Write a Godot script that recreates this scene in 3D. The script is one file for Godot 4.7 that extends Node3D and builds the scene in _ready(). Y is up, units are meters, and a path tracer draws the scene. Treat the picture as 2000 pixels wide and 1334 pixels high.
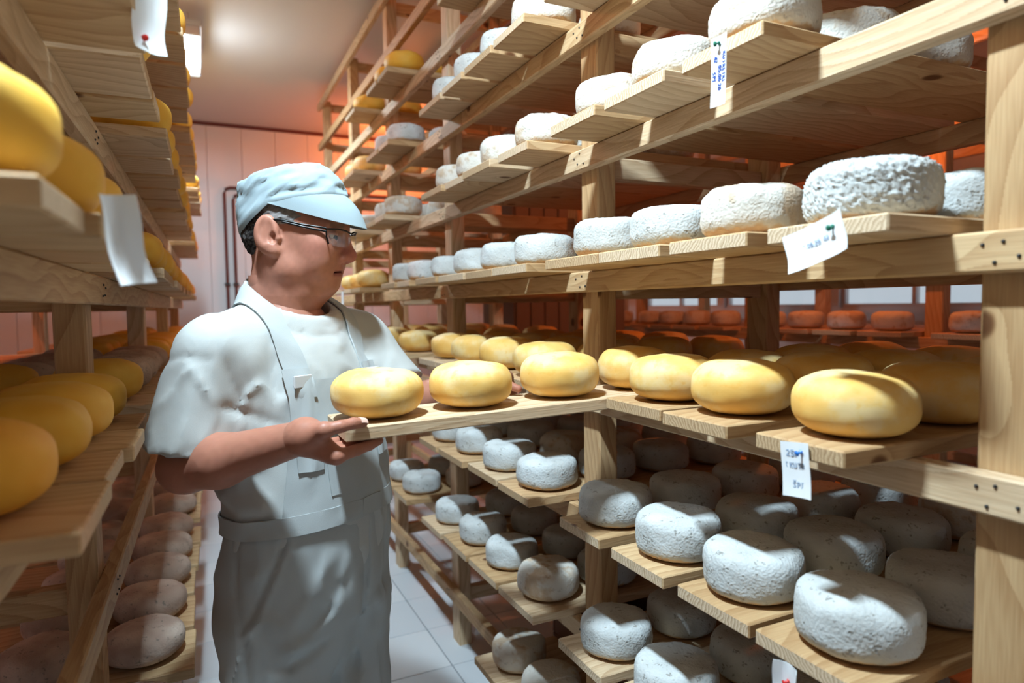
extends Node3D
# A cheese ripening cellar: an aisle between tall pine racks, a man sliding a plank of yellow wheels into the right rack.
# x to the right rack, -z down the aisle, y up, floor at y = 0, metres.

const EYE := 1.46
var rng := RandomNumberGenerator.new()
var used := {}
var M := {}
var meshes := {}

# ---------------------------------------------------------------- naming helpers
func numbered(called: String) -> String:
	var n: int = used.get(called, -1) + 1
	used[called] = n
	return called if n == 0 else "%s_%03d" % [called, n]

func tag(o: Node, label: String, category: String, group := "") -> void:
	o.set_meta("label", label)
	o.set_meta("category", category)
	if group != "":
		o.set_meta("group", group)

func thing(called: String, label: String, category: String, at := Vector3.ZERO, group := "") -> Node3D:
	var o := Node3D.new()
	o.name = numbered(called)
	add_child(o)
	o.position = at
	tag(o, label, category, group)
	return o

func part(called: String, mesh: Mesh, parent: Node, at := Vector3.ZERO, mat: Material = null) -> MeshInstance3D:
	var o := MeshInstance3D.new()
	o.name = called
	o.mesh = mesh
	if mat:
		o.material_override = mat
	parent.add_child(o, true)
	o.position = at
	return o

func struct(called: String, mesh: Mesh, at := Vector3.ZERO) -> MeshInstance3D:
	var o := MeshInstance3D.new()
	o.name = numbered(called)
	o.mesh = mesh
	add_child(o)
	o.position = at
	o.set_meta("kind", "structure")
	return o

# ---------------------------------------------------------------- mesh helpers
func array_mesh(v: PackedVector3Array, n: PackedVector3Array, idx: PackedInt32Array, mat: Material, uv := PackedVector2Array(), col := PackedColorArray(), onto: ArrayMesh = null) -> ArrayMesh:
	var a := []
	a.resize(Mesh.ARRAY_MAX)
	a[Mesh.ARRAY_VERTEX] = v
	a[Mesh.ARRAY_NORMAL] = n
	a[Mesh.ARRAY_INDEX] = idx
	if uv.size():
		a[Mesh.ARRAY_TEX_UV] = uv
	if col.size():
		a[Mesh.ARRAY_COLOR] = col
	var m := onto if onto else ArrayMesh.new()
	m.add_surface_from_arrays(Mesh.PRIMITIVE_TRIANGLES, a)
	m.surface_set_material(m.get_surface_count() - 1, mat)
	return m

class Poly:
	var v := PackedVector3Array()
	var n := PackedVector3Array()
	var uv := PackedVector2Array()
	var idx := PackedInt32Array()
	func add(pts: Array, uvs: Array, out: Vector3) -> void:
		var q := pts.duplicate()
		var w := uvs.duplicate()
		var nn: Vector3 = (q[1] - q[0]).cross(q[2] - q[0])
		if nn.dot(out) > 0.0:
			q.reverse()
			w.reverse()
		nn = out.normalized()
		var b := v.size()
		for i in q.size():
			v.append(q[i])
			n.append(nn)
			uv.append(w[i])
		for i in range(1, q.size() - 1):
			idx.append_array([b, b + i, b + i + 1])

# a chamfered timber: grain runs along axis "along"; its two ends show end grain
func timber(size: Vector3, ch: float, along: int, off: Vector2, side: Material, ends: Material) -> ArrayMesh:
	var h := size * 0.5
	var body := Poly.new()
	var cap := Poly.new()
	var corner := func(s: Vector3, axis: int) -> Vector3:
		var p := Vector3(s.x * h.x, s.y * h.y, s.z * h.z)
		for k in 3:
			if k != axis:
				p[k] -= s[k] * ch
		return p
	var uvof := func(p: Vector3, axis: int) -> Vector2:
		var b := (along + 1) % 3
		var c := (along + 2) % 3
		if axis == along:
			return Vector2(p[b] / 0.16 + off.x * 3.0, p[c] / 0.16 + off.y * 2.0)
		var across: float = p[c] if axis == b else p[b]
		return Vector2(p[along] / 1.3 + off.x, across / 0.34 + off.y + axis * 0.37 + signf(p[axis]) * 0.13)
	for axis in 3:
		var b := (axis + 1) % 3
		var c := (axis + 2) % 3
		for sg in [-1.0, 1.0]:
			var pts := []
			var uvs := []
			for k in [[-1, -1], [1, -1], [1, 1], [-1, 1]]:
				var s := Vector3.ZERO
				s[axis] = sg
				s[b] = k[0]
				s[c] = k[1]
				var p: Vector3 = corner.call(s, axis)
				pts.append(p)
				uvs.append(uvof.call(p, axis))
			var out := Vector3.ZERO
			out[axis] = sg
			(cap if axis == along else body).add(pts, uvs, out)
	for axis in 3:
		var b := (axis + 1) % 3
		var c := (axis + 2) % 3
		for k in [[-1, -1], [1, -1], [1, 1], [-1, 1]]:
			var s0 := Vector3.ZERO
			s0[axis] = -1
			s0[b] = k[0]
			s0[c] = k[1]
			var s1 := s0
			s1[axis] = 1
			var p := [corner.call(s0, b), corner.call(s1, b), corner.call(s1, c), corner.call(s0, c)]
			var out := Vector3.ZERO
			out[b] = k[0]
			out[c] = k[1]
			var fa := b if b != along else c
			body.add(p, p.map(func(x): return uvof.call(x, fa)), out)
	for sx in [-1, 1]:
		for sy in [-1, 1]:
			for sz in [-1, 1]:
				var s := Vector3(sx, sy, sz)
				var p := [corner.call(s, 0), corner.call(s, 1), corner.call(s, 2)]
				body.add(p, p.map(func(x): return uvof.call(x, (along + 1) % 3)), s)
	var m := array_mesh(body.v, body.n, body.idx, side, body.uv)
	return array_mesh(cap.v, cap.n, cap.idx, ends, cap.uv, PackedColorArray(), m)

func boxm(size: Vector3, mat: Material, ch := 0.002) -> ArrayMesh:
	return timber(size, ch, 0, Vector2.ZERO, mat, mat)

# lathe: profile points (radius, height), around y
func lathe(profile: PackedVector2Array, seg: int, mat: Material, wob = null) -> ArrayMesh:
	var v := PackedVector3Array()
	var uv := PackedVector2Array()
	var idx := PackedInt32Array()
	var rows := profile.size()
	for i in rows:
		for j in seg + 1:
			var a := TAU * (j % seg) / seg
			var p := Vector3(cos(a) * profile[i].x, profile[i].y, sin(a) * profile[i].x)
			if wob != null:
				p = wob.call(p, float(i) / (rows - 1))
			v.append(p)
			uv.append(Vector2(float(j) / seg, float(i) / (rows - 1)))
	for i in rows - 1:
		for j in seg:
			var a := i * (seg + 1) + j
			var b := a + seg + 1
			idx.append_array([a, a + 1, b + 1, a, b + 1, b])
	var n := smooth_normals(v, idx)
	for i in rows:  # close the seam
		var a := i * (seg + 1)
		var s := (n[a] + n[a + seg]).normalized()
		n[a] = s
		n[a + seg] = s
	return array_mesh(v, n, idx, mat, uv)

func smooth_normals(v: PackedVector3Array, idx: PackedInt32Array) -> PackedVector3Array:
	var n := PackedVector3Array()
	n.resize(v.size())
	for t in range(0, idx.size(), 3):
		var a := idx[t]
		var b := idx[t + 1]
		var c := idx[t + 2]
		var f := (v[c] - v[a]).cross(v[b] - v[a])
		n[a] += f
		n[b] += f
		n[c] += f
	for i in n.size():
		n[i] = n[i].normalized() if n[i].length_squared() > 1e-20 else Vector3.UP
	return n

# a tube of circular section along points, closed ends
func tube(pts: Array, radii: Array, seg: int, mat: Material) -> ArrayMesh:
	var v := PackedVector3Array()
	var idx := PackedInt32Array()
	var last := Vector3.UP
	for i in pts.size():
		var d: Vector3 = (pts[mini(i + 1, pts.size() - 1)] - pts[maxi(i - 1, 0)]).normalized()
		var s := d.cross(last if absf(d.dot(last)) < 0.95 else Vector3.RIGHT).normalized()
		var t := s.cross(d)
		for j in seg:
			var a := TAU * j / seg
			v.append(pts[i] + (s * cos(a) + t * sin(a)) * radii[i])
	for i in pts.size() - 1:
		for j in seg:
			var a := i * seg + j
			var b := i * seg + (j + 1) % seg
			idx.append_array([a, b, b + seg, a, b + seg, a + seg])
	for e in [0, pts.size() - 1]:
		var c := v.size()
		v.append(pts[e])
		for j in seg:
			var a: int = e * seg + j
			var b: int = e * seg + (j + 1) % seg
			idx.append_array([c, b, a] if e == 0 else [c, a, b])
	return array_mesh(v, smooth_normals(v, idx), idx, mat)

# a grid surface given thickness: rows x cols of points (front), out direction by normals
func sheet(pts: Array, rows: int, cols: int, thick: float, mat: Material) -> ArrayMesh:
	var v := PackedVector3Array()
	var idx := PackedInt32Array()
	for p in pts:
		v.append(p)
	var uv := PackedVector2Array()
	for r in rows:
		for c in cols:
			uv.append(Vector2(float(c) / (cols - 1), float(r) / (rows - 1)))
	for r in rows - 1:
		for c in cols - 1:
			var a := r * cols + c
			idx.append_array([a, a + 1, a + cols + 1, a, a + cols + 1, a + cols])
	var n := smooth_normals(v, idx)
	var b := v.size()
	var f := idx.size()
	for i in b:
		v.append(v[i] - n[i] * thick)
		uv.append(uv[i])
	for t in range(0, f, 3):
		idx.append_array([idx[t] + b, idx[t + 2] + b, idx[t + 1] + b])
	for i in b:
		n.append(-n[i])
	var m := array_mesh(v, n, idx, mat, uv)
	var rv := PackedVector3Array()
	var ri := PackedInt32Array()
	var loop := []
	for c in cols:
		loop.append(c)
	for r in range(1, rows):
		loop.append(r * cols + cols - 1)
	for c in range(cols - 2, -1, -1):
		loop.append((rows - 1) * cols + c)
	for r in range(rows - 2, 0, -1):
		loop.append(r * cols)
	for i in loop.size():
		var a: int = loop[i]
		var e: int = loop[(i + 1) % loop.size()]
		var k := rv.size()
		for q in [a, e, e + b, a + b]:
			rv.append(v[q])
		ri.append_array([k, k + 2, k + 1, k, k + 3, k + 2])
	return array_mesh(rv, smooth_normals(rv, ri), ri, mat, PackedVector2Array(), PackedColorArray(), m)

# ---------------------------------------------------------------- surface nets over a distance field
func nets(f: Callable, lo: Vector3, hi: Vector3, cell: float, out: Dictionary) -> void:
	var B := 4
	var nb := Vector3i(((hi - lo) / (cell * B)).ceil())
	var nx := nb.x * B + 1
	var ny := nb.y * B + 1
	var nz := nb.z * B + 1
	var val := PackedFloat32Array()
	val.resize(nx * ny * nz)
	val.fill(99.0)
	var reach := cell * B * 0.5 * 1.733 + cell * 2.0
	var blocks := []
	for bz in nb.z:
		for by in nb.y:
			for bx in nb.x:
				var c := lo + (Vector3(bx, by, bz) + Vector3(0.5, 0.5, 0.5)) * (cell * B)
				if absf(f.call(c)) > reach:
					continue
				blocks.append(Vector3i(bx, by, bz) * B)
	for b in blocks:
		for k in range(b.z, b.z + B + 1):
			for j in range(b.y, b.y + B + 1):
				var at: int = (k * ny + j) * nx + b.x
				for i in B + 1:
					if val[at + i] > 90.0:
						val[at + i] = f.call(lo + Vector3(b.x + i, j, k) * cell)
	var vid := {}
	var v: PackedVector3Array = out.v
	var sx := 1
	var sy := nx
	var sz := nx * ny
	var offs := [0, sx, sy, sx + sy, sz, sz + sx, sz + sy, sz + sy + sx]
	var cor := [Vector3(0, 0, 0), Vector3(1, 0, 0), Vector3(0, 1, 0), Vector3(1, 1, 0), Vector3(0, 0, 1), Vector3(1, 0, 1), Vector3(0, 1, 1), Vector3(1, 1, 1)]
	var edges := [[0, 1], [2, 3], [4, 5], [6, 7], [0, 2], [1, 3], [4, 6], [5, 7], [0, 4], [1, 5], [2, 6], [3, 7]]
	for b in blocks:
		for k in range(b.z, b.z + B):
			for j in range(b.y, b.y + B):
				for i in range(b.x, b.x + B):
					var at: int = (k * ny + j) * nx + i
					var neg := 0
					for o in offs:
						if val[at + o] < 0.0:
							neg += 1
					if neg == 0 or neg == 8:
						continue
					var p := Vector3.ZERO
					var cnt := 0
					for e in edges:
						var d0 := val[at + offs[e[0]]]
						var d1 := val[at + offs[e[1]]]
						if (d0 < 0.0) != (d1 < 0.0):
							p += cor[e[0]].lerp(cor[e[1]], d0 / (d0 - d1))
							cnt += 1
					vid[at] = v.size()
					v.append(lo + (Vector3(i, j, k) + p / cnt) * cell)
	var idx: PackedInt32Array = out.idx
	for at in vid:
		var s0: bool = val[at] < 0.0
		for ax in [[sx, sy, sz], [sy, sz, sx], [sz, sx, sy]]:
			var s1: bool = val[at + ax[0]] < 0.0
			if s0 == s1:
				continue
			var q := [at, at - ax[1], at - ax[1] - ax[2], at - ax[2]]
			if not (vid.has(q[1]) and vid.has(q[2]) and vid.has(q[3])):
				continue
			var a: int = vid[q[0]]
			var bb: int = vid[q[1]]
			var c: int = vid[q[2]]
			var d: int = vid[q[3]]
			if s0:
				idx.append_array([a, c, bb, a, d, c])
			else:
				idx.append_array([a, bb, c, a, c, d])
	out.v = v
	out.idx = idx

func rcone(p: Vector3, a: Vector3, b: Vector3, ra: float, rb: float) -> float:
	var ba := b - a
	var t := clampf((p - a).dot(ba) / ba.length_squared(), 0.0, 1.0)
	return p.distance_to(a + ba * t) - lerpf(ra, rb, t)

func elli(p: Vector3, c: Vector3, r: Vector3) -> float:
	var q := p - c
	var k0 := (q / r).length()
	var k1 := (q / (r * r)).length()
	return k0 * (k0 - 1.0) / maxf(k1, 1e-6)

func smin(a: float, b: float, k: float) -> float:
	var h := maxf(k - absf(a - b), 0.0) / k
	return minf(a, b) - h * h * k * 0.25

func smax(a: float, b: float, k: float) -> float:
	return -smin(-a, -b, k)

# ---------------------------------------------------------------- textures
func noise(seed_: int, freq: float, oct := 3, kind := FastNoiseLite.TYPE_SIMPLEX_SMOOTH) -> FastNoiseLite:
	var n := FastNoiseLite.new()
	n.noise_type = kind
	n.seed = seed_
	n.frequency = freq
	n.fractal_octaves = oct
	if oct == 1:
		n.fractal_type = FastNoiseLite.FRACTAL_NONE
	return n

func wood_image(seed_: int, knots: Array) -> Array:
	var w := 768
	var h := 256
	var warp := noise(seed_, 1.0, 2)
	var fib := noise(seed_ + 5, 1.0, 2)
	var col := PackedByteArray()
	col.resize(w * h * 3)
	var hgt := PackedByteArray()
	hgt.resize(w * h)
	for y in h:
		var v := float(y) / h
		for x in w:
			var u := float(x) / w
			var cu := cos(u * TAU)
			var su := sin(u * TAU)
			var t := v * 9.0 + warp.get_noise_3d(cu * 0.35, su * 0.35, v * 1.1) * 3.4
			var dark := 0.0
			for k in knots:
				var dx: float = (u - k[0]) * 6.0
				var dy: float = v - k[1]
				var r2: float = dx * dx + dy * dy * 4.0
				t += k[2] * 0.06 / (r2 + 0.012)
				dark = maxf(dark, smoothstep(0.012, 0.002, r2))
			var ring := t - floorf(t)
			ring = pow(ring, 2.2)
			var fine := fib.get_noise_3d(cu * 2.2, su * 2.2, v * 85.0)
			var g := clampf(0.5 * ring + 0.28 * fine + 0.16, 0.0, 1.0)
			var c := Color(0.85, 0.75, 0.62).lerp(Color(0.67, 0.535, 0.40), g)
			c = c.lerp(Color(0.36, 0.22, 0.13), dark * 0.85)
			var i := (y * w + x) * 3
			col[i] = int(c.r * 255)
			col[i + 1] = int(c.g * 255)
			col[i + 2] = int(c.b * 255)
			hgt[y * w + x] = int(clampf(128 + 70 * fine - 30 * ring, 0, 255))
	return [ImageTexture.create_from_image(Image.create_from_data(w, h, false, Image.FORMAT_RGB8, col)), ImageTexture.create_from_image(Image.create_from_data(w, h, false, Image.FORMAT_L8, hgt))]

func endgrain_image() -> ImageTexture:
	var w := 256
	var n := noise(77, 0.02, 2)
	var im := Image.create(w, w, false, Image.FORMAT_RGB8)
	for y in w:
		for x in w:
			var p := Vector2(x - 120, y + 90 + n.get_noise_2d(x, y) * 9.0)
			var t := p.length() / 11.0
			var g := pow(t - floorf(t), 1.6)
			g = clampf(g * 0.85 + 0.2 * n.get_noise_2d(x * 9.0, y * 9.0), 0, 1)
			im.set_pixel(x, y, Color(0.87, 0.79, 0.68).lerp(Color(0.62, 0.50, 0.38), g))
	return ImageTexture.create_from_image(im)

# rind of a wheel, computed on the wheel's own surface: profile is the lathe's
func rind(seed_: int, profile: PackedVector2Array, kind: String) -> Array:
	var w := 512
	var h := 256
	var big := noise(seed_, 9.0, 3)
	var mid := noise(seed_ + 1, 38.0, 3)
	var fine := noise(seed_ + 2, 150.0, 2)
	var col := PackedByteArray()
	col.resize(w * h * 3)
	var hgt := PackedByteArray()
	hgt.resize(w * h)
	var rows := profile.size() - 1
	var H: float = profile[rows].y
	for y in h:
		var fy := float(y) / (h - 1) * rows
		var i0 := mini(int(fy), rows - 1)
		var pr := profile[i0].lerp(profile[i0 + 1], fy - i0)
		for x in w:
			var a := TAU * x / w
			var p := Vector3(cos(a) * pr.x, pr.y, sin(a) * pr.x)
			var nb := big.get_noise_3dv(p)
			var nm := mid.get_noise_3dv(p)
			var nf := fine.get_noise_3dv(p)
			var up := pr.y / H
			var c: Color
			var hh := 128.0
			if kind == "gold":
				c = Color(0.935, 0.71, 0.255).lerp(Color(0.95, 0.775, 0.36), clampf(0.5 + nb, 0, 1))
				hh += 30 * nm + 25 * nf
			elif kind == "yellow":
				c = Color(0.905, 0.705, 0.37).lerp(Color(0.925, 0.785, 0.50), clampf(0.5 + nb * 1.0, 0, 1))
				var haze := smoothstep(-0.12, 0.42, nb * 0.9 + nm * 0.30 + nf * 0.15) * 0.5
				c = c.lerp(Color(0.905, 0.85, 0.745), haze * 0.7)
				c = c.lerp(Color(0.86, 0.57, 0.15), smoothstep(0.15, 0.5, -nm - 0.1) * 0.18)
				hh += 45 * nm + 30 * nf
			else:
				var bloom := smoothstep(0.10, 0.17, up + nb * 0.10 + nm * 0.07) if kind != "bare" else 1.0
				c = Color(0.80, 0.69, 0.555).lerp(Color(0.74, 0.60, 0.47), clampf(0.5 + nm, 0, 1))
				var white := Color(0.815, 0.83, 0.83).lerp(Color(0.73, 0.735, 0.725), clampf(0.45 + nb * 0.9, 0, 1))
				if kind == "bare":
					white = Color(0.82, 0.74, 0.68).lerp(Color(0.70, 0.60, 0.54), clampf(0.5 + nb * 1.3, 0, 1))
				elif kind == "cream":
					white = Color(0.83, 0.81, 0.775).lerp(Color(0.78, 0.70, 0.61), smoothstep(0.1, 0.5, nb + nm * 0.4))
				c = c.lerp(white, bloom)
				var pit := smoothstep(0.28, 0.55, nm * 0.7 - nf * 0.35)
				c = c.lerp(Color(0.46, 0.44, 0.41), pit * (0.25 if kind == "cream" else 0.6))
				hh += 60 * nm + 55 * nf - 45 * pit
			var i := (y * w + x) * 3
			col[i] = int(clampf(c.r, 0, 1) * 255)
			col[i + 1] = int(clampf(c.g, 0, 1) * 255)
			col[i + 2] = int(clampf(c.b, 0, 1) * 255)
			hgt[y * w + x] = int(clampf(hh, 0, 255))
	return [ImageTexture.create_from_image(Image.create_from_data(w, h, false, Image.FORMAT_RGB8, col)), ImageTexture.create_from_image(Image.create_from_data(w, h, false, Image.FORMAT_L8, hgt))]

func plain(c: Color, rough := 0.7, spec := 0.4) -> StandardMaterial3D:
	var m := StandardMaterial3D.new()
	m.albedo_color = c
	m.roughness = rough
	m.metallic_specular = spec
	return m

func make_materials() -> void:
	var w1 := wood_image(11, [[0.22, 0.35, 0.35]])
	var w2 := wood_image(23, [[0.7, 0.7, 0.3], [0.35, 0.15, 0.25]])
	var eg := endgrain_image()
	var tints := [Color(1, 1, 1), Color(0.97, 0.94, 0.88), Color(0.90, 0.85, 0.77), Color(0.95, 0.90, 0.83)]
	for k in 4:
		var m := plain(tints[k], 0.62, 0.35)
		m.albedo_texture = w1[0] if k % 2 == 0 else w2[0]
		m.heightmap_enabled = true
		m.heightmap_texture = w1[1] if k % 2 == 0 else w2[1]
		m.heightmap_scale = 0.06
		M["wood%d" % k] = m
	for k in 2:
		var m := plain(Color(1, 1, 1) if k == 0 else Color(0.9, 0.86, 0.8), 0.8, 0.3)
		m.albedo_texture = eg
		M["end%d" % k] = m
	M.steel = plain(Color(0.25, 0.24, 0.24), 0.4, 0.5)
	M.steel.metallic = 0.8
	M.paper = plain(Color(0.90, 0.91, 0.92), 0.85)
	M.ink = plain(Color(0.10, 0.28, 0.62), 0.8)
	M.faint = plain(Color(0.60, 0.67, 0.76), 0.8)
	M.ceiling = plain(Color(0.80, 0.78, 0.775), 0.6)
	M.panel = plain(Color(0.82, 0.82, 0.825), 0.4)
	M.tile = plain(Color(0.80, 0.81, 0.82), 0.35)
	M.tile2 = plain(Color(0.77, 0.785, 0.80), 0.35)
	M.grout = plain(Color(0.50, 0.51, 0.52), 0.9)
	M.pipe = plain(Color(0.36, 0.19, 0.17), 0.5)
	M.dark_panel = plain(Color(0.50, 0.43, 0.38), 0.6)

# ---------------------------------------------------------------- wheels
func wheel_profile(R: float, H: float, n: float, m: float, rows := 26) -> PackedVector2Array:
	var dense := PackedVector2Array([Vector2(0.0005, 0)])
	for i in 401:
		var t := -PI / 2 + PI * (i + 0.5) / 401.0
		dense.append(Vector2(R * pow(cos(t), 2.0 / n), H * 0.5 * (1.0 + signf(sin(t)) * pow(absf(sin(t)), 2.0 / m))))
	dense.append(Vector2(0.0005, H))
	var total := 0.0
	for i in dense.size() - 1:
		total += dense[i].distance_to(dense[i + 1])
	var out := PackedVector2Array([dense[0]])
	var step := total / (rows + 4)
	var run := 0.0
	for i in dense.size() - 1:  # even spacing along the outline
		run += dense[i].distance_to(dense[i + 1])
		if run >= step * out.size() and out.size() < rows + 4:
			out.append(dense[i + 1])
	out.append(dense[dense.size() - 1])
	return out

func make_wheels() -> void:
	var kinds := {
		"yellow": [0.094, 0.101, 2.8, 2.7, "yellow", 4, 0.30],
		"white": [0.0895, 0.090, 5.2, 3.9, "white", 5, 0.45],
		"cream": [0.0905, 0.094, 4.6, 3.4, "cream", 3, 0.40],
		"bare": [0.096, 0.088, 3.2, 2.6, "bare", 3, 0.30],
	}
	for k in kinds:
		var d: Array = kinds[k]
		var prof := wheel_profile(d[0], d[1], d[2], d[3])
		var mats := []
		for q in 2:
			var t := rind(100 + 37 * q + d[5] * 7, prof, "gold" if k == "yellow" and q == 1 else d[4])
			var m := plain(Color.WHITE, 0.58 if k == "yellow" else 0.9, 0.4 if k == "yellow" else 0.25)
			m.albedo_texture = t[0]
			m.heightmap_enabled = true
			m.heightmap_texture = t[1]
			m.heightmap_scale = 0.05 if k == "yellow" else 0.26
			mats.append(m)
		var list := []
		for q in d[5]:
			var lump := noise(300 + q * 13 + d[5], 12.0, 2)
			var grain := noise(900 + q * 7, 150.0, 2)
			var amp: float = 0.003 if k == "yellow" else 0.003
			var ga := 0.0002 if k == "yellow" else 0.0013
			if k == "white" and q == 0:
				ga = 0.0041  # one very lumpy wheel
			var sag: float = 0.0 if k == "yellow" else 0.006
			var ph: float = q * 1.7
			var wob := func(p: Vector3, t: float) -> Vector3:
				var o := Vector3(p.x, 0, p.z)
				var dir := o.normalized() if o.length() > 1e-4 else Vector3.ZERO
				var edge := clampf(o.length() / 0.05, 0, 1)
				var s := lump.get_noise_3dv(p) * amp + grain.get_noise_3dv(p) * ga
				var low := clampf(p.y / 0.012, 0, 1)
				var oval := 1.0 + 0.018 * cos(2.0 * atan2(p.z, p.x) + ph)
				return Vector3(p.x * oval, p.y, p.z / oval) + dir * (s * edge + sag * (1.0 - t) * edge * 0.5) + Vector3.UP * s * low * clampf((p.y - 0.05) / 0.03, 0, 1)
			var fineness := 200 if ga > 0.004 else 72
			var pr := wheel_profile(d[0], d[1], d[2], d[3], 84) if ga > 0.004 else prof
			list.append(lathe(pr, fineness, mats[q % 2], wob))
		meshes[k] = list

const ORD := ["first", "second", "third", "fourth", "fifth", "sixth"]
const ROWN := ["front", "second", "third", "rearmost"]
const KINDW := {"yellow": "yellow waxed cheese wheel", "white": "white-bloomed cheese wheel", "cream": "creamy white cheese wheel", "bare": "pinkish grey cheese wheel"}

func wheel(kind: String, at: Vector3, label: String, group: String, size := 1.0, variant := -1) -> void:
	var list: Array = meshes[kind]
	var o := MeshInstance3D.new()
	o.name = numbered(kind + "_cheese_wheel")
	o.mesh = list[variant if variant >= 0 else rng.randi() % list.size()]
	add_child(o)
	o.position = at
	o.rotation.y = rng.randf() * TAU
	o.scale = Vector3(size, size * rng.randf_range(0.97, 1.03), size)
	tag(o, label, "cheese", group)

func plank_mesh(len_: float, thick: float, width: float) -> ArrayMesh:
	var key := "plank%.2f_%.2f_%d" % [len_, width, rng.randi() % 6]
	if not meshes.has(key):
		meshes[key] = timber(Vector3(len_, thick, width), 0.0025, 0, Vector2(rng.randf(), rng.randf()), M["wood%d" % (rng.randi() % 4)], M["end%d" % (rng.randi() % 2)])
	return meshes[key]

# planks with their wheels on one shelf. side 1: right rack, -1: left rack
func shelf(side: float, front: float, y: float, spans: Array, kind: String, rows: int, rackw: String, shelfw: String, bays: Array, posts: Array, over: Dictionary = {}, slope := 0.0, inset := 0.112) -> void:
	var per := {}
	for i in spans.size():
		var z0: float = minf(spans[i][0], spans[i][1])
		var z1: float = maxf(spans[i][0], spans[i][1])
		for p in posts:
			if z0 < p + 0.088 and z1 > p - 0.006:
				if (z0 + z1) * 0.5 < p + 0.041:
					z1 = p - 0.006
				else:
					z0 = p + 0.088
		var zc := (z0 + z1) * 0.5
		var fx := front + slope * (-zc - 1.2)
		var wz := zc
		for p in posts:
			if zc < p + 0.041:
				wz = minf(wz, p - 0.107)
			else:
				wz = maxf(wz, p + 0.189)
		if absf(wz - zc) > 0.06:
			wz = zc
		var bay := 0
		for b in bays.size():
			if zc < bays[b]:
				bay = b + 1
		per[bay] = per.get(bay, 0) + 1
		var bayw: String = ["nearest bay", "second bay", "third bay", "fourth bay", "fifth bay"][mini(bay, 4)]
		var nth: String = ORD[mini(per[bay] - 1, 5)]
		var wid := snappedf(z1 - z0, 0.01)
		var o := MeshInstance3D.new()
		o.name = numbered("shelf_plank")
		o.mesh = plank_mesh(0.88, 0.025, wid)
		add_child(o)
		var dx := rng.randf_range(-0.008, 0.008)
		o.position = Vector3(fx + side * (0.44 + dx), y + 0.0126, zc)
		o.rotation.y = rng.randf_range(-0.006, 0.006) - slope
		if rng.randf() < 0.5:
			o.rotation.y += PI
		tag(o, "pine plank, %s from camera, %s, %s %s" % [nth, bayw, rackw, shelfw], "plank", "pine planks on the racks")
		var kd: String = over.get(i, kind)
		if kd == "none":
			continue
		for r in rows:
			var k2 := kd
			if kd == "white" and rng.randf() < 0.12:
				k2 = "cream"
			var jz := rng.randf_range(-0.006, 0.006)
			var jx := rng.randf_range(-0.004, 0.004)
			var var_ := -1
			if kd == "lumpy":
				k2 = "white"
				var_ = 0 if r == 0 else 1
			elif k2 == "yellow":
				var_ = (rng.randi() % 2) * 2 + (1 if side < 0.0 or shelfw.begins_with("topmost") else 0)
			elif k2 == "white":
				var_ = 1 + rng.randi() % 4
			wheel(k2, Vector3(fx + side * (inset + r * 0.212 + jx), y + 0.0255, wz + jz), "%s, %s on %s plank, %s, %s %s" % [KINDW[k2], ROWN[r], nth, bayw, rackw, shelfw], "wheels on the racks", rng.randf_range(0.955, 1.0), var_)

# ---------------------------------------------------------------- racks
func rack(called: String, label: String, face: float, side: float, posts: Array, tops: Array, z0: float, z1: float, rail_h: float, nails: Array, turn := 0.0) -> void:
	var o := thing(called, label, "rack", Vector3(face, 0, 0), "timber cheese racks")
	o.rotation.y = turn
	var depth := 0.72
	var rail_t := 0.03
	var pw := 0.082
	var pd := 0.058
	var high: float = tops.max()
	var low_len := high + 0.0
	for p in posts:
		for e in [0, 1]:
			var px := rail_t + pd * 0.5 if e == 0 else depth - rail_t - pd * 0.5
			var mk := timber(Vector3(pd, low_len, pw), 0.004, 1, Vector2(rng.randf(), rng.randf()), M["wood%d" % (rng.randi() % 4)], M.end0)
			part("post", mk, o, Vector3(side * px, low_len * 0.5, p + pw * 0.5))
			for y in tops:  # bearer between the posts, under each shelf
				if e == 0 and y > 0.2:
					var bl := depth - 2 * rail_t - 2 * pd
					var mb := timber(Vector3(bl + 0.002, 0.058, 0.04), 0.003, 0, Vector2(rng.randf(), rng.randf()), M["wood%d" % (rng.randi() % 4)], M.end1)
					part("bearer", mb, o, Vector3(side * depth * 0.5, y - 0.045, p + pw * 0.5))
	for y in tops:
		for e in [0, 1]:
			var px := rail_t * 0.5 if e == 0 else depth - rail_t * 0.5
			var mr := timber(Vector3(rail_t, rail_h, z1 - z0), 0.0035, 2, Vector2(rng.randf(), rng.randf()), M["wood%d" % (rng.randi() % 4)], M.end0)
			var r := part("rail", mr, o, Vector3(side * px, y - rail_h * 0.5, (z0 + z1) * 0.5))
			if e == 0:
				for p in nails:
					for k in [[-0.022, 0.008], [0.004, 0.014], [-0.006, -0.012], [0.024, -0.010]]:
						part("nail", nail_mesh(), r, Vector3(-side * (rail_t * 0.5 + 0.0004), k[1] + rng.randf_range(-0.003, 0.003), p + pw * 0.5 + k[0] - (z0 + z1) * 0.5 + rng.randf_range(-0.004, 0.004)))

func nail_mesh() -> Mesh:
	if not meshes.has("nail"):
		var s := SphereMesh.new()
		s.radius = 0.0027
		s.height = 0.0054
		s.radial_segments = 8
		s.rings = 4
		s.material = M.steel
		meshes.nail = s
	return meshes.nail

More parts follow.
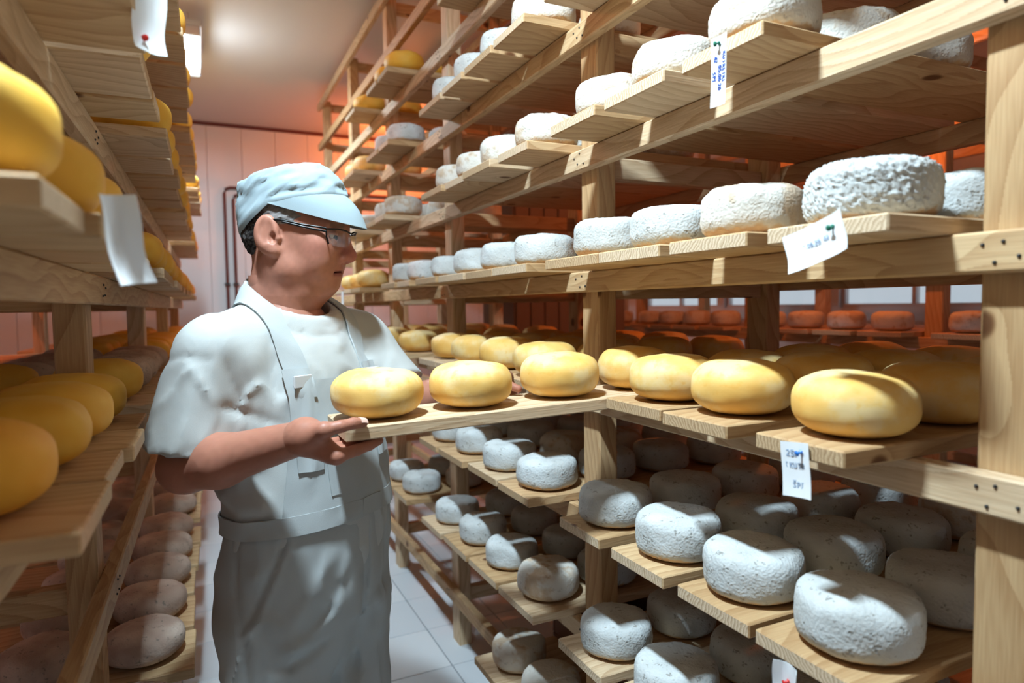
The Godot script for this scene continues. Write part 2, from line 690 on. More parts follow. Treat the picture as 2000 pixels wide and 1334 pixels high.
# ---------------------------------------------------------------- lamps
func ceiling_lamp(x: float, z: float, top: float, long: float, label: String, e: float, wash: float) -> void:
	var o := thing("ceiling_lamp", label, "lamp", Vector3(x, top, z), "tube lamps along the aisle ceiling")
	var house := plain(Color(0.75, 0.76, 0.77), 0.5)
	part("housing", boxm(Vector3(0.15, 0.035, long + 0.04), house, 0.006), o, Vector3(0, -0.018, 0))
	var glow := plain(Color(0.95, 0.97, 1.0), 0.5)
	glow.emission_enabled = true
	glow.emission = Color(0.92, 0.97, 1.0)
	glow.emission_energy_multiplier = 8.0
	part("diffuser", boxm(Vector3(0.125, 0.05, long), glow, 0.016), o, Vector3(0, -0.061, 0))
	for s in [-1, 1]:
		part("stem", tube([Vector3(0, -0.01, s * long * 0.3), Vector3(0, 3.195 - top, s * long * 0.3)], [0.008, 0.008], 8, house), o)
		part("end_cap", boxm(Vector3(0.13, 0.056, 0.02), house, 0.006), o, Vector3(0, -0.062, s * (long * 0.5 + 0.01)))
	var a := AreaLight3D.new()
	a.name = "lamp_light"
	a.area_size = Vector2(0.09, long - 0.04)
	a.light_color = Color(0.845, 0.945, 1.0)
	a.light_energy = e
	a.area_normalize_energy = true
	a.area_range = 14.0
	a.shadow_enabled = true
	o.add_child(a)
	a.rotation.x = -PI / 2
	a.position = Vector3(0, -0.092, 0)
	var w := OmniLight3D.new()
	w.name = "lamp_wash"
	w.light_color = Color(0.845, 0.945, 1.0)
	w.light_energy = e * wash
	w.light_size = 0.04
	w.omni_range = 12.0
	w.shadow_enabled = true
	o.add_child(w)
	w.position = Vector3(0, -0.14, 0)

func orange_lamp(at: Vector3, label: String, e: float) -> void:
	var o := thing("orange_bulb_lamp", label, "lamp", at, "orange lamps of the side aisles")
	part("cord", tube([Vector3(0, -0.01, 0), Vector3(0, 3.195 - at.y, 0)], [0.004, 0.004], 6, M.steel), o)
	part("socket", lathe(PackedVector2Array([Vector2(0.001, 0), Vector2(0.03, 0), Vector2(0.032, -0.05), Vector2(0.02, -0.06), Vector2(0.001, -0.06)]), 16, M.ceiling), o)
	var glow := plain(Color(1, 0.6, 0.3), 0.5)
	glow.emission_enabled = true
	glow.emission = Color(1.0, 0.45, 0.16)
	glow.emission_energy_multiplier = 6.0
	part("bulb", lathe(PackedVector2Array([Vector2(0.001, -0.055), Vector2(0.018, -0.06), Vector2(0.034, -0.10), Vector2(0.03, -0.13), Vector2(0.012, -0.148), Vector2(0.001, -0.15)]), 20, glow), o)
	var l := OmniLight3D.new()
	l.name = "bulb_light"
	l.light_color = Color(1.0, 0.50, 0.22)
	l.light_energy = e
	l.light_size = 0.03
	l.omni_range = 14.0
	l.shadow_enabled = true
	o.add_child(l)
	l.position = Vector3(0, -0.105, 0)

# ---------------------------------------------------------------- the man
var man_xf := Transform3D(Basis(Vector3.UP, 0.5917).scaled(Vector3(1.15, 1.15, 1.15)), Vector3(0.1955, -0.219, -1.564))
var head_xf := Transform3D()   # head frame -> man frame
var fold1: FastNoiseLite
var fold2: FastNoiseLite
var strand: FastNoiseLite
var J := {}

func loc(x: float, y: float, z: float) -> Vector3:  # world, y from the eye -> man frame
	return man_xf.affine_inverse() * Vector3(x, y + EYE, z)

func sph(p: Vector3, c: Vector3, r: float) -> float:
	return p.distance_to(c) - r

func head_d(p0: Vector3) -> float:
	var p := Vector3(p0.x, p0.y, p0.z / 1.08)
	var s := Vector3(absf(p.x), p.y, p.z)
	var d: float = elli(p,Vector3(0, 0.028, -0.004),Vector3(0.078, 0.096, 0.096))
	d = smin(d,elli(p,Vector3(0, -0.04, 0.032),Vector3(0.063, 0.08, 0.055)),0.04)
	d = smin(d,rcone(s,Vector3(0.056, -0.05, -0.012),Vector3(0.05, -0.078, 0.004),0.020,0.020),0.022)
	d = smin(d,rcone(s,Vector3(0.05, -0.078, 0.004),Vector3(0.014, -0.104, 0.052),0.021,0.018),0.022)
	d = smin(d,elli(p,Vector3(0, -0.105, 0.061),Vector3(0.026, 0.019, 0.018)),0.012)
	d = smin(d,elli(p,Vector3(0, -0.120, 0.016),Vector3(0.046, 0.028, 0.042)),0.022)
	d = smin(d,elli(s,Vector3(0.042, -0.03, 0.056),Vector3(0.024, 0.02, 0.022)),0.022)
	d = smin(d,elli(s,Vector3(0.038, -0.062, 0.052),Vector3(0.026, 0.032, 0.024)),0.022)
	d = smin(d,elli(p,Vector3(0, -0.078, 0.056),Vector3(0.034, 0.026, 0.022)),0.018)
	d = smin(d,rcone(s,Vector3(0, 0.008, 0.082),Vector3(0.046, 0.006, 0.06),0.012,0.013),0.018)
	d = smin(d,rcone(p,Vector3(0, -0.004, 0.086),Vector3(0, -0.045, 0.0975),0.0085,0.012),0.012)
	d = smin(d,sph(p,Vector3(0, -0.05, 0.0985),0.0135),0.008)
	d = smin(d,sph(s,Vector3(0.0145, -0.055, 0.0885),0.0100),0.007)
	d = smax(d,-sph(s,Vector3(0.033, -0.013, 0.091),0.0195),0.012)
	var lid: float = sph(s,Vector3(0.033, -0.014, 0.0745),0.0140)
	var x: float = s.x-0.033
	lid = smax(lid,-maxf(absf(s.y+0.0165-x*x*9)-0.0030,0.077-s.z),0.002)
	d = smin(d,lid,0.004)
	d = smin(d,rcone(s,Vector3(0.018, -0.0265, 0.08),Vector3(0.044, -0.03, 0.068),0.003,0.003),0.012)
	d = smax(d,-sph(s,Vector3(0.008, -0.0645, 0.093),0.0042),0.004)
	d = smin(d,rcone(s,Vector3(0, -0.0755, 0.078),Vector3(0.023, -0.08, 0.067),0.0055,0.0035),0.012)
	d = smin(d,rcone(s,Vector3(0, -0.087, 0.0765),Vector3(0.019, -0.0855, 0.069),0.0062,0.0045),0.012)
	var ym: float = -0.0815-0.0035*(s.x / 0.026) * (s.x / 0.026)
	d = smax(d,-maxf(maxf(absf(s.y-ym)-0.0013,s.x-0.0255),0.056-s.z),0.0035)
	var e: float = elli(s,Vector3(0.081, -0.016, -0.022),Vector3(0.011, 0.036, 0.0225))
	e = smin(e,sph(s,Vector3(0.078, -0.047, -0.01),0.0105),0.008)
	e = smax(e,-elli(s,Vector3(0.0915, -0.01, -0.02),Vector3(0.0075, 0.027, 0.0145)),0.003)
	e = smin(e,rcone(s,Vector3(0.082, -0.028, -0.026),Vector3(0.083, 0.006, -0.02),0.0035,0.003),0.006)
	e = smax(e,-elli(s,Vector3(0.087, -0.024, -0.01),Vector3(0.0095, 0.011, 0.007)),0.003)
	e = smin(e,sph(s,Vector3(0.08, -0.024, -0.0015),0.0048),0.004)
	d = smin(d,e,0.006)
	d = smin(d,rcone(p,Vector3(0, -0.05, -0.016),Vector3(0, -0.22, -0.035),0.058,0.066),0.035)
	d = smin(d,rcone(s,Vector3(0.052, -0.07, -0.03),Vector3(0.02, -0.2, 0.018),0.013,0.012),0.022)
	return d

func body_d(p: Vector3) -> float:
	var s := Vector3(absf(p.x), p.y, p.z)
	var d := elli(p, Vector3(0, 1.26, -0.005), Vector3(0.165, 0.19, 0.095))
	d = smin(d, elli(p, Vector3(0, 1.06, 0.025), Vector3(0.15, 0.18, 0.12)), 0.06)
	d = smin(d, elli(p, Vector3(0, 0.93, -0.005), Vector3(0.15, 0.13, 0.11)), 0.06)
	d = smin(d, rcone(s, Vector3(0.0, 1.40, -0.015), Vector3(0.16, 1.385, -0.005), 0.05, 0.045), 0.04)
	d = smin(d, rcone(p, Vector3(0, 1.38, -0.012), head_xf * Vector3(0, -0.10, -0.035), 0.062, 0.058), 0.04)
	d = smin(d, rcone(s, Vector3(0.09, 0.90, 0), Vector3(0.10, 0.52, 0.02), 0.085, 0.055), 0.03)
	d = smin(d, rcone(s, Vector3(0.10, 0.52, 0.02), Vector3(0.11, 0.27, -0.02), 0.055, 0.036), 0.02)
	d = smin(d, rcone(s, Vector3(0.11, 0.24, -0.03), Vector3(0.125, 0.225, 0.12), 0.033, 0.026), 0.02)
	d = smin(d, rcone(p, J.rs, J.re, 0.055, 0.042), 0.03)
	d = smin(d, rcone(p, J.re, J.rm, 0.041, 0.043), 0.02)
	d = smin(d, rcone(p, J.rm, J.rw, 0.043, 0.027), 0.02)
	d = smin(d, rcone(p, J.ls, J.le, 0.055, 0.042), 0.03)
	d = smin(d, rcone(p, J.le, J.lw, 0.044, 0.027), 0.02)
	return d

func hand_d(p: Vector3, H: Array, w: Vector3, from: Vector3) -> float:
	var d := rcone(p, from, w, 0.0295, 0.0265)
	for f in H:
		d = smin(d, rcone(p, w, f[0], 0.021, f[4] + 0.004), 0.016)
	for f in H:
		var c := rcone(p, f[0], f[1], f[4] + 0.0015, f[4])
		c = smin(c, rcone(p, f[1], f[2], f[4], f[4] - 0.0006), 0.003)
		c = smin(c, rcone(p, f[2], f[3], f[4] - 0.0004, f[4] - 0.0018), 0.003)
		d = smin(d, c, 0.005)
	return d

# creases: lines on the cloth as (across, height) pairs seen square to the man's right front; depth < 0 is a ridge
var shirt_lines := []
var trouser_lines := []

func px_line(list: Array, pts: Array, depth: float, width: float) -> void:
	var q := PackedVector2Array()
	for p in pts:
		q.append(Vector2((p[0] - 580.0) * 0.000976, EYE + (612.0 - p[1]) * 0.000976))
	list.append([q, depth, width])

func creases(p: Vector3, list: Array) -> float:
	var q := Vector2(p.x * 0.754 + p.z * 0.656, p.y)
	var d := 0.0
	for l in list:
		var w: float = l[2]
		var pts: PackedVector2Array = l[0]
		var n := pts.size()
		var best := 9.0
		var end := 0.0
		for i in n - 1:
			var a := pts[i]
			var ba := pts[i + 1] - a
			var t := clampf((q - a).dot(ba) / ba.length_squared(), 0.0, 1.0)
			var r := q.distance_to(a + ba * t)
			if r < best:
				best = r
				end = (i + t) / (n - 1)
		best /= w
		if best < 2.5:
			d += float(l[1]) * exp(-best * best) * (smoothstep(0.0, 0.25, end) * smoothstep(1.0, 0.75, end) if w > 0.0065 else 1.0)
	return d

func make_lines() -> void:
	var S := shirt_lines
	px_line(S, [[445, 585], [452, 690], [480, 770]], 0.004, 0.006)
	px_line(S, [[345, 706], [395, 690], [440, 697]], 0.004, 0.005)
	px_line(S, [[425, 700], [405, 790], [360, 880]], -0.006, 0.016)
	px_line(S, [[392, 700], [372, 800], [330, 890]], 0.005, 0.012)
	px_line(S, [[470, 660], [462, 770], [415, 870]], 0.006, 0.013)
	px_line(S, [[500, 660], [512, 770], [490, 880]], -0.006, 0.015)
	px_line(S, [[535, 640], [538, 720], [545, 800]], 0.007, 0.010)
	px_line(S, [[430, 770], [500, 800], [580, 840]], 0.006, 0.010)
	px_line(S, [[440, 870], [520, 850], [570, 860]], -0.008, 0.012)
	px_line(S, [[330, 890], [400, 850], [470, 850]], 0.006, 0.010)
	px_line(S, [[320, 905], [400, 880], [480, 835]], 0.0035, 0.004)
	px_line(S, [[680, 640], [700, 690], [730, 730]], 0.008, 0.012)
	px_line(S, [[640, 650], [668, 700]], -0.006, 0.012)
	px_line(S, [[420, 930], [470, 970], [540, 965]], -0.014, 0.020)
	px_line(S, [[410, 960], [470, 990]], 0.008, 0.010)
	var T := trouser_lines
	px_line(T, [[548, 1032], [520, 1095], [472, 1195]], 0.006, 0.0064)
	px_line(T, [[556, 1034], [530, 1095], [482, 1200]], -0.003, 0.0064)
	px_line(T, [[462, 990], [464, 1120], [478, 1334]], 0.005, 0.0064)
	px_line(T, [[692, 970], [696, 1100], [690, 1225]], 0.012, 0.0064)
	px_line(T, [[688, 1215], [676, 1290], [668, 1400]], 0.016, 0.020)
	px_line(T, [[640, 1050], [600, 1130], [540, 1200]], -0.006, 0.016)
	px_line(T, [[660, 1110], [620, 1180], [570, 1235]], 0.007, 0.014)
	px_line(T, [[520, 1240], [580, 1225], [640, 1180]], -0.007, 0.012)
	px_line(T, [[500, 1275], [570, 1262], [640, 1235]], 0.007, 0.011)
	px_line(T, [[730, 1020], [742, 1120], [735, 1220]], 0.007, 0.012)
	px_line(T, [[720, 1180], [738, 1250], [725, 1320]], -0.008, 0.012)
	px_line(T, [[500, 1000], [505, 1060], [490, 1120]], -0.005, 0.012)

func shirt_d(p: Vector3) -> float:
	var s := Vector3(absf(p.x), p.y, p.z)
	var d := elli(p, Vector3(0, 1.25, 0.0), Vector3(0.182, 0.215, 0.120))
	d = smin(d, elli(p, Vector3(0, 1.06, 0.030), Vector3(0.168, 0.20, 0.124)), 0.07)
	d = smin(d, rcone(s, Vector3(0.045, 1.442, -0.022), Vector3(0.162, 1.382, -0.006), 0.056, 0.056), 0.05)
	var f1 := fold1.get_noise_3d(p.x, p.y * 0.55, p.z)
	for k in [[J.rs, J.rh], [J.ls, J.lh]]:
		var ax: Vector3 = (k[1] - k[0]).normalized()
		var sl := rcone(p, k[0], k[1], 0.062, 0.070)
		sl = smax(sl, (p - k[1]).dot(ax), 0.008)
		d = smin(d, sl, 0.05)
	var n2 := fold2.get_noise_3d(p.x * 0.7 + p.y * 0.25, p.y * 0.42 - p.x * 0.3, p.z * 0.8)
	var rid := maxf(0.0, 1.0 - absf(n2) * 3.2)
	d += -0.006 * f1 - 0.006 * rid * rid * smoothstep(1.44, 1.36, p.y) + creases(p, shirt_lines) * 0.7
	for k in [[J.rs, J.rh], [J.ls, J.lh]]:
		var ax2: Vector3 = (k[1] - k[0]).normalized()
		d = smax(d, -rcone(p, k[1] - ax2 * 0.05, k[1] + ax2 * 0.04, 0.046, 0.070), 0.006)
	# the neckband, cut on a slant, round the neck
	var band := rcone(p, Vector3(0, 1.40, -0.026), Vector3(0, 1.54, -0.018), 0.094, 0.081)
	d = smin(d, band, 0.03)
	var cut := (p.y - 1.478 + p.z * 0.52) * 0.887
	d = smax(d, cut, 0.005)
	d += 0.0035 * exp(-pow((cut + 0.024) / 0.003, 2.0)) * smoothstep(0.11, 0.09, Vector2(p.x, p.z).length())
	d = smax(d, -rcone(p, Vector3(0, 1.42, -0.024), Vector3(0, 1.60, -0.008), 0.077, 0.077), 0.005)
	return smax(d, 0.95 - p.y, 0.01)

func trousers_d(p: Vector3) -> float:
	var s := Vector3(absf(p.x), p.y, p.z)
	var d := elli(p, Vector3(0, 1.03, 0.024), Vector3(0.176, 0.22, 0.134))
	d = smin(d, elli(p, Vector3(0, 0.90, 0.0), Vector3(0.172, 0.17, 0.132)), 0.06)
	d = smin(d, rcone(s, Vector3(0.080, 0.86, 0.005), Vector3(0.098, 0.52, 0.02), 0.098, 0.088), 0.045)
	d = smin(d, rcone(s, Vector3(0.098, 0.52, 0.02), Vector3(0.112, 0.27, -0.01), 0.088, 0.084), 0.04)
	var f1 := fold1.get_noise_3d(p.x * 0.9 + 3.0, p.y * 0.45, p.z * 0.9)
	var n2 := fold2.get_noise_3d(p.x * 0.8 + 2.0, p.y * 0.34 + p.x * 0.25, p.z * 0.8)
	var rid := maxf(0.0, 1.0 - absf(n2) * 3.2)
	d += -0.008 * f1 - 0.006 * rid * rid * smoothstep(1.05, 0.95, p.y) + creases(p, trouser_lines)
	d = smax(d, p.y - (1.085 + p.z * 0.12), 0.006)
	return smax(d, 0.235 - p.y, 0.006)

func cloth_d(p: Vector3) -> float:
	return minf(shirt_d(p), trousers_d(p))

func march(from: Vector3, dir: Vector3, off: float) -> Vector3:
	var t := 0.0
	for i in 60:
		var d := cloth_d(from + dir * t) - off
		if d < 0.0006:
			break
		t += d * 0.7
		if t > 0.8:
			break
	return from + dir * t

func hair_d(p0: Vector3) -> float:
	var p := Vector3(p0.x, p0.y, p0.z / 1.08)
	var d := elli(p, Vector3(0, 0.024, -0.007), Vector3(0.0810, 0.097, 0.0925))
	d -= strand.get_noise_3d(p.x * 0.5, p.y * 1.0, p.z * 0.45) * 0.0032
	d = smin(d, rcone(Vector3(absf(p.x), p.y, p.z), Vector3(0.03, -0.02, -0.056), Vector3(0.026, -0.048, -0.053), 0.030, 0.022) - strand.get_noise_3d(p.x, p.y * 1.4, p.z) * 0.004, 0.015)
	var low := lerpf(-0.052, 0.002, smoothstep(-0.050, -0.022, p.z))
	d = smax(d, low - p.y, 0.004)
	return smax(d, p.z - 0.035 - p.y * 0.4, 0.004)

func cap_base_u(f: float) -> float:
	var k := [[-0.106, -0.018], [-0.081, -0.006], [-0.043, 0.020], [-0.017, 0.040], [0.032, 0.051], [0.10, 0.063]]
	if f <= k[0][0]:
		return k[0][1]
	for i in k.size() - 1:
		if f <= k[i + 1][0]:
			return lerpf(k[i][1], k[i + 1][1], (f - k[i][0]) / (k[i + 1][0] - k[i][0]))
	return k[-1][1]

func cap_ring(phi: float) -> Vector3:
	var f := -0.003 + 0.1035 * cos(phi)
	return Vector3(0.0865 * sin(phi), cap_base_u(f), f)

func xf_mesh(out: Dictionary, xf: Transform3D, from: int) -> void:
	var v: PackedVector3Array = out.v
	for i in range(from, v.size()):
		v[i] = xf * v[i]
	out.v = v

func skin_color(p: Vector3) -> Color:  # linear
	var c := Color(0.400, 0.180, 0.120)
	var h := head_xf.affine_inverse() * p
	if h.y > -0.13 and h.length() < 0.2:
		c = Color(0.415, 0.178, 0.122)
		var z := h.z / 1.08
		var nose := smoothstep(0.04, 0.012, h.distance_to(Vector3(0, -0.05, 0.108)))
		c = c.lerp(Color(0.40, 0.130, 0.100), nose * 0.8)
		var lip := smoothstep(0.0085, 0.004, absf(h.y + 0.0845)) * smoothstep(0.030, 0.022, absf(h.x)) * smoothstep(0.055, 0.066, z)
		c = c.lerp(Color(0.32, 0.105, 0.085), lip)
		var cheek := smoothstep(0.035, 0.01, Vector3(absf(h.x), h.y, z).distance_to(Vector3(0.052, -0.038, 0.055)))
		c = c.lerp(Color(0.42, 0.155, 0.115), cheek * 0.6)
		var brow := smoothstep(0.006, 0.003, absf(h.y - 0.006)) * smoothstep(0.052, 0.046, absf(h.x)) * smoothstep(0.012, 0.018, absf(h.x)) * smoothstep(0.06, 0.07, z)
		c = c.lerp(Color(0.09, 0.065, 0.055), brow * 0.7)
	else:
		c = c.lerp(Color(0.36, 0.145, 0.095), 0.75)
	var m := fold2.get_noise_3dv(p * 9.0)
	return c * (1.0 + 0.10 * m)

func finish(out: Dictionary, mat: Material, colored := false) -> ArrayMesh:
	var v: PackedVector3Array = out.v
	var n := smooth_normals(v, out.idx)
	var col := PackedColorArray()
	if colored:
		for p in v:
			col.append(skin_color(p))
	return array_mesh(v, n, out.idx, mat, PackedVector2Array(), col)

func cloth_mat(c: Color) -> StandardMaterial3D:
	var m := plain(c, 0.9, 0.25)
	var nt := NoiseTexture2D.new()
	nt.width = 256
	nt.height = 256
	nt.seamless = true
	nt.noise = noise(5, 0.09, 2)
	nt.as_normal_map = true
	nt.bump_strength = 3.0
	m.uv1_triplanar = true
	m.uv1_scale = Vector3(22, 22, 22)
	m.normal_enabled = true
	m.normal_texture = nt
	m.normal_scale = 0.22
	m.rim_enabled = true
	m.rim = 0.15
	return m

func person() -> void:
	make_lines()
	fold1 = noise(41, 7.0, 2)
	fold2 = noise(52, 8.5, 2)
	strand = noise(63, 130.0, 2)
	var o := thing("person", "man in white overalls, shirt and cap, sliding a plank of yellow cheeses", "person")
	o.transform = man_xf
	var hc := loc(0.176 * 1.15, 0.155 * 1.15, -1.362 * 1.15)
	head_xf = Transform3D(Basis(Vector3.UP, 1.056 - 0.5917) * Basis(Vector3.RIGHT, 0.03), hc)
	J.rs = Vector3(-0.182, 1.385, -0.008)
	J.re = loc(-0.034 * 1.13, -0.272 * 1.13, -1.262 * 1.13)
	J.rw = loc(0.150 * 1.09, -0.214 * 1.09, -1.134 * 1.09)
	J.rm = J.re.lerp(J.rw, 0.30) + Vector3(0, -0.004, 0)
	J.rh = J.rs.lerp(J.re, 0.90)
	J.ls = Vector3(0.182, 1.385, -0.008)
	J.le = loc(0.455, -0.245, -1.595)
	J.lw = loc(0.598, -0.182, -1.462)
	J.lh = J.ls.lerp(J.le, 0.80)
	var skin := StandardMaterial3D.new()
	skin.vertex_color_use_as_albedo = true
	skin.roughness = 0.48
	skin.metallic_specular = 0.4
	skin.subsurf_scatter_enabled = true
	skin.subsurf_scatter_strength = 0.06
	var out := {"v": PackedVector3Array(), "idx": PackedInt32Array()}
	nets(body_d, Vector3(-0.36, 0.17, -0.24), Vector3(0.46, 1.50, 0.36), 0.0085, out)
	var a: int = out.v.size()
	nets(head_d, Vector3(-0.105, -0.215, -0.125), Vector3(0.105, 0.135, 0.14), 0.0024, out)
	xf_mesh(out, head_xf, a)
	# right hand under the plank's end, thumb on top; each finger: knuckle, middle joint, end joint, tip, radius
	var R := [
		[[0.2120, -0.2677, -1.1965], [0.2529, -0.2633, -1.2137], [0.2787, -0.2598, -1.2288], [0.3002, -0.2555, -1.2406], 0.0094],
		[[0.2066, -0.2682, -1.2180], [0.2518, -0.2638, -1.2396], [0.2819, -0.2598, -1.2546], [0.3056, -0.2555, -1.2665], 0.0095],
		[[0.2001, -0.2650, -1.2385], [0.2410, -0.2622, -1.2611], [0.2690, -0.2593, -1.2772], [0.2916, -0.2549, -1.2890], 0.0090],
		[[0.1926, -0.2585, -1.2557], [0.2238, -0.2579, -1.2783], [0.2453, -0.2566, -1.2934], [0.2636, -0.2544, -1.3041], 0.0082],
		[[0.1900, -0.2170, -1.1922], [0.2184, -0.2122, -1.1879], [0.2432, -0.2099, -1.1954], [0.2636, -0.2121, -1.2062], 0.0098],
	]
	var Lh := [
		[[0.6360, -0.1710, -1.4140], [0.6460, -0.2030, -1.4280], [0.6480, -0.2390, -1.4210], [0.6440, -0.2510, -1.4020], 0.0092],
		[[0.6540, -0.1690, -1.4280], [0.6640, -0.2020, -1.4400], [0.6660, -0.2380, -1.4300], [0.6620, -0.2500, -1.4080], 0.0093],
		[[0.6680, -0.1730, -1.4440], [0.6810, -0.2040, -1.4510], [0.6830, -0.2370, -1.4380], [0.6800, -0.2490, -1.4160], 0.0088],
		[[0.6770, -0.1810, -1.4600], [0.6950, -0.2080, -1.4600], [0.6980, -0.2360, -1.4450], [0.6950, -0.2480, -1.4250], 0.0080],
		[[0.6120, -0.1750, -1.4200], [0.6280, -0.1810, -1.3980], [0.6460, -0.1870, -1.3820], [0.6620, -0.1940, -1.3690], 0.0096],
	]
	for hand in [[R, J.rw, J.rm], [Lh, J.lw, J.le]]:
		var H := []
		var lo := Vector3(9, 9, 9)
		var hi := Vector3(-9, -9, -9)
		for f in hand[0]:
			var g := []
			for k in 4:
				var q := loc(f[k][0], f[k][1], f[k][2])
				g.append(q)
				lo = lo.min(q)
				hi = hi.max(q)
			g.append(f[4])
			H.append(g)
		var w: Vector3 = hand[1]
		lo = lo.min(w) - Vector3(0.034, 0.034, 0.034)
		hi = hi.max(w) + Vector3(0.034, 0.034, 0.034)
		var from: Vector3 = w.lerp(hand[2], 0.35)
		nets(func(p): return hand_d(p, H, w, from), lo, hi, 0.0028, out)
		if hand[0] == R:  # thumb nail
			var nail := plain(Color(0.90, 0.74, 0.68), 0.25, 0.5)
			var tip: Vector3 = H[4][3]
			var back: Vector3 = H[4][2]
			var dir := (tip - back).normalized()
			var face := (man_xf.basis.orthonormalized().inverse() * Vector3(-0.15, 0.75, 0.65)).normalized()
			face = (face - dir * face.dot(dir)).normalized()
			var side := dir.cross(face)
			var pts := []
			for r in 4:
				for c in 5:
					var s := (c - 2) / 2.0
					pts.append(tip - dir * (0.010 - r * 0.0045) + side * s * 0.0062 + face * (0.0088 - s * s * 0.0028 - r * r * 0.00022))
			part("thumb_nail", sheet(pts, 4, 5, 0.0008, nail), o)
	part("body", finish(out, skin, true), o)
	# eyes
	var white := plain(Color(0.66, 0.61, 0.58), 0.3)
	var iris := plain(Color(0.12, 0.09, 0.07), 0.15)
	for s in [-1, 1]:
		var sm := SphereMesh.new()
		sm.radius = 0.0118
		sm.height = 0.0236
		sm.material = white
		var e := part("eye", sm, o, head_xf * Vector3(s * 0.033, -0.014, 0.0805))
		var im := SphereMesh.new()
		im.radius = 0.0075
		im.height = 0.015
		im.material = iris
		part("iris", im, e, head_xf.basis * Vector3(0, -0.003, 0.0068))
	# clothes
	var cl := cloth_mat(Color(0.69, 0.695, 0.685))
	var cl2 := cloth_mat(Color(0.655, 0.67, 0.67))
	var so := {"v": PackedVector3Array(), "idx": PackedInt32Array()}
	nets(shirt_d, Vector3(-0.40, 0.94, -0.26), Vector3(0.42, 1.56, 0.26), 0.0066, so)
	part("shirt", finish(so, cl), o)
	var to := {"v": PackedVector3Array(), "idx": PackedInt32Array()}
	nets(trousers_d, Vector3(-0.26, 0.20, -0.22), Vector3(0.26, 1.13, 0.26), 0.0062, to)
	var ov := part("overalls", finish(to, cl2), o)
	# bib, pocket and straps lie on the shirt
	var bib := []
	for r in 14:
		for c in 15:
			var t := r / 13.0
			var u := lerpf(1.330, 1.070, t)
			var wd := lerpf(0.100, 0.142, t)
			bib.append(march(Vector3(-(c / 7.0 - 1.0) * wd, u, 0.42), Vector3(0, 0, -1), 0.0035))
	part("bib", sheet(bib, 14, 15, 0.003, cl2), ov)
	for b in [[-0.062, 0.062, 1.250, 1.120, 0.0065], [-0.112, -0.070, 1.352, 1.170, 0.0075], [0.070, 0.112, 1.352, 1.170, 0.0075]]:
		var pk := []
		for r in 8:
			for c in 9:
				pk.append(march(Vector3(lerpf(b[1], b[0], c / 8.0), lerpf(b[2], b[3], r / 7.0), 0.42), Vector3(0, 0, -1), b[4]))
		part("bib_pocket" if b[2] < 1.3 else "strap_tab", sheet(pk, 8, 9, 0.003, cl2), ov)
	var wb := []
	for r in 4:
		for c in 65:
			var an := TAU * c / 64.0
			var dr := Vector3(-sin(an), 0, cos(an))
			var uu := 1.088 - r * 0.0115
			wb.append(march(Vector3(0, uu + dr.z * 0.012, 0.02) + dr * 0.36, -dr, 0.0045))
	part("waistband", sheet(wb, 4, 65, 0.003, cl2), ov)
	for s in [-1.0, 1.0]:
		var st := []
		for r in 22:
			var t := r / 21.0
			var ang := lerpf(0.0, PI * 0.93, t)
			var dir := Vector3(0, sin(ang), cos(ang))
			for c in 4:
				var x: float = s * (lerpf(0.082, 0.098, minf(t * 2.0, 1.0)) - maxf(t - 0.55, 0.0) * 0.10) + (1.5 - c) * 0.0125
				st.append(march(Vector3(x, 1.30, 0.0) + dir * 0.40, -dir, 0.010 if t < 0.1 else 0.0045))
		part("strap", sheet(st, 22, 4, 0.003, cl2), ov)
		var bp := march(Vector3(s * 0.088, 1.330, 0.42), Vector3(0, 0, -1), 0.011)
		part("buckle", boxm(Vector3(0.040, 0.022, 0.004), plain(Color(0.80, 0.81, 0.82), 0.35), 0.0012), ov, bp)
		var sh := {"v": PackedVector3Array(), "idx": PackedInt32Array()}
		var sd := func(p: Vector3) -> float:
			var q := p - Vector3(s * 0.118, 0.19, 0)
			var d := rcone(q, Vector3(0, 0.045, -0.055), Vector3(s * 0.012, 0.035, 0.135), 0.045, 0.036)
			d = smin(d, rcone(q, Vector3(0, 0.06, -0.03), Vector3(0, 0.06, 0.06), 0.046, 0.04), 0.03)
			return smax(d, -q.y, 0.006)
		nets(sd, Vector3(s * 0.118 - 0.07, 0.18, -0.12), Vector3(s * 0.118 + 0.07, 0.32, 0.19), 0.008, sh)
		part("shoe", finish(sh, plain(Color(0.82, 0.82, 0.8), 0.5)), o)
	# hair
	var ho := {"v": PackedVector3Array(), "idx": PackedInt32Array()}
	nets(hair_d, Vector3(-0.10, -0.075, -0.13), Vector3(0.10, 0.10, 0.07), 0.003, ho)
	var hv: PackedVector3Array = ho.v
	var hcol := PackedColorArray()
	for p in hv:
		var grey := smoothstep(-0.045, -0.01, p.z) * 0.8 + 0.12
		grey = clampf(grey + strand.get_noise_3d(p.x * 1.5, p.y * 1.5, p.z) * 0.5, 0, 1)
		hcol.append(Color(0.018, 0.014, 0.013).lerp(Color(0.26, 0.24, 0.235), grey))
	xf_mesh(ho, head_xf, 0)
	var hm := plain(Color.WHITE, 0.9, 0.15)
	hm.vertex_color_use_as_albedo = true
	part("hair", array_mesh(ho.v, smooth_normals(ho.v, ho.idx), ho.idx, hm, PackedVector2Array(), hcol), o)
	# cap
	var cc := cloth_mat(Color(0.60, 0.66, 0.685))
	var crown := []
	var cols := 73
	var wr := noise(88, 17.0, 2)
	var rows := 25
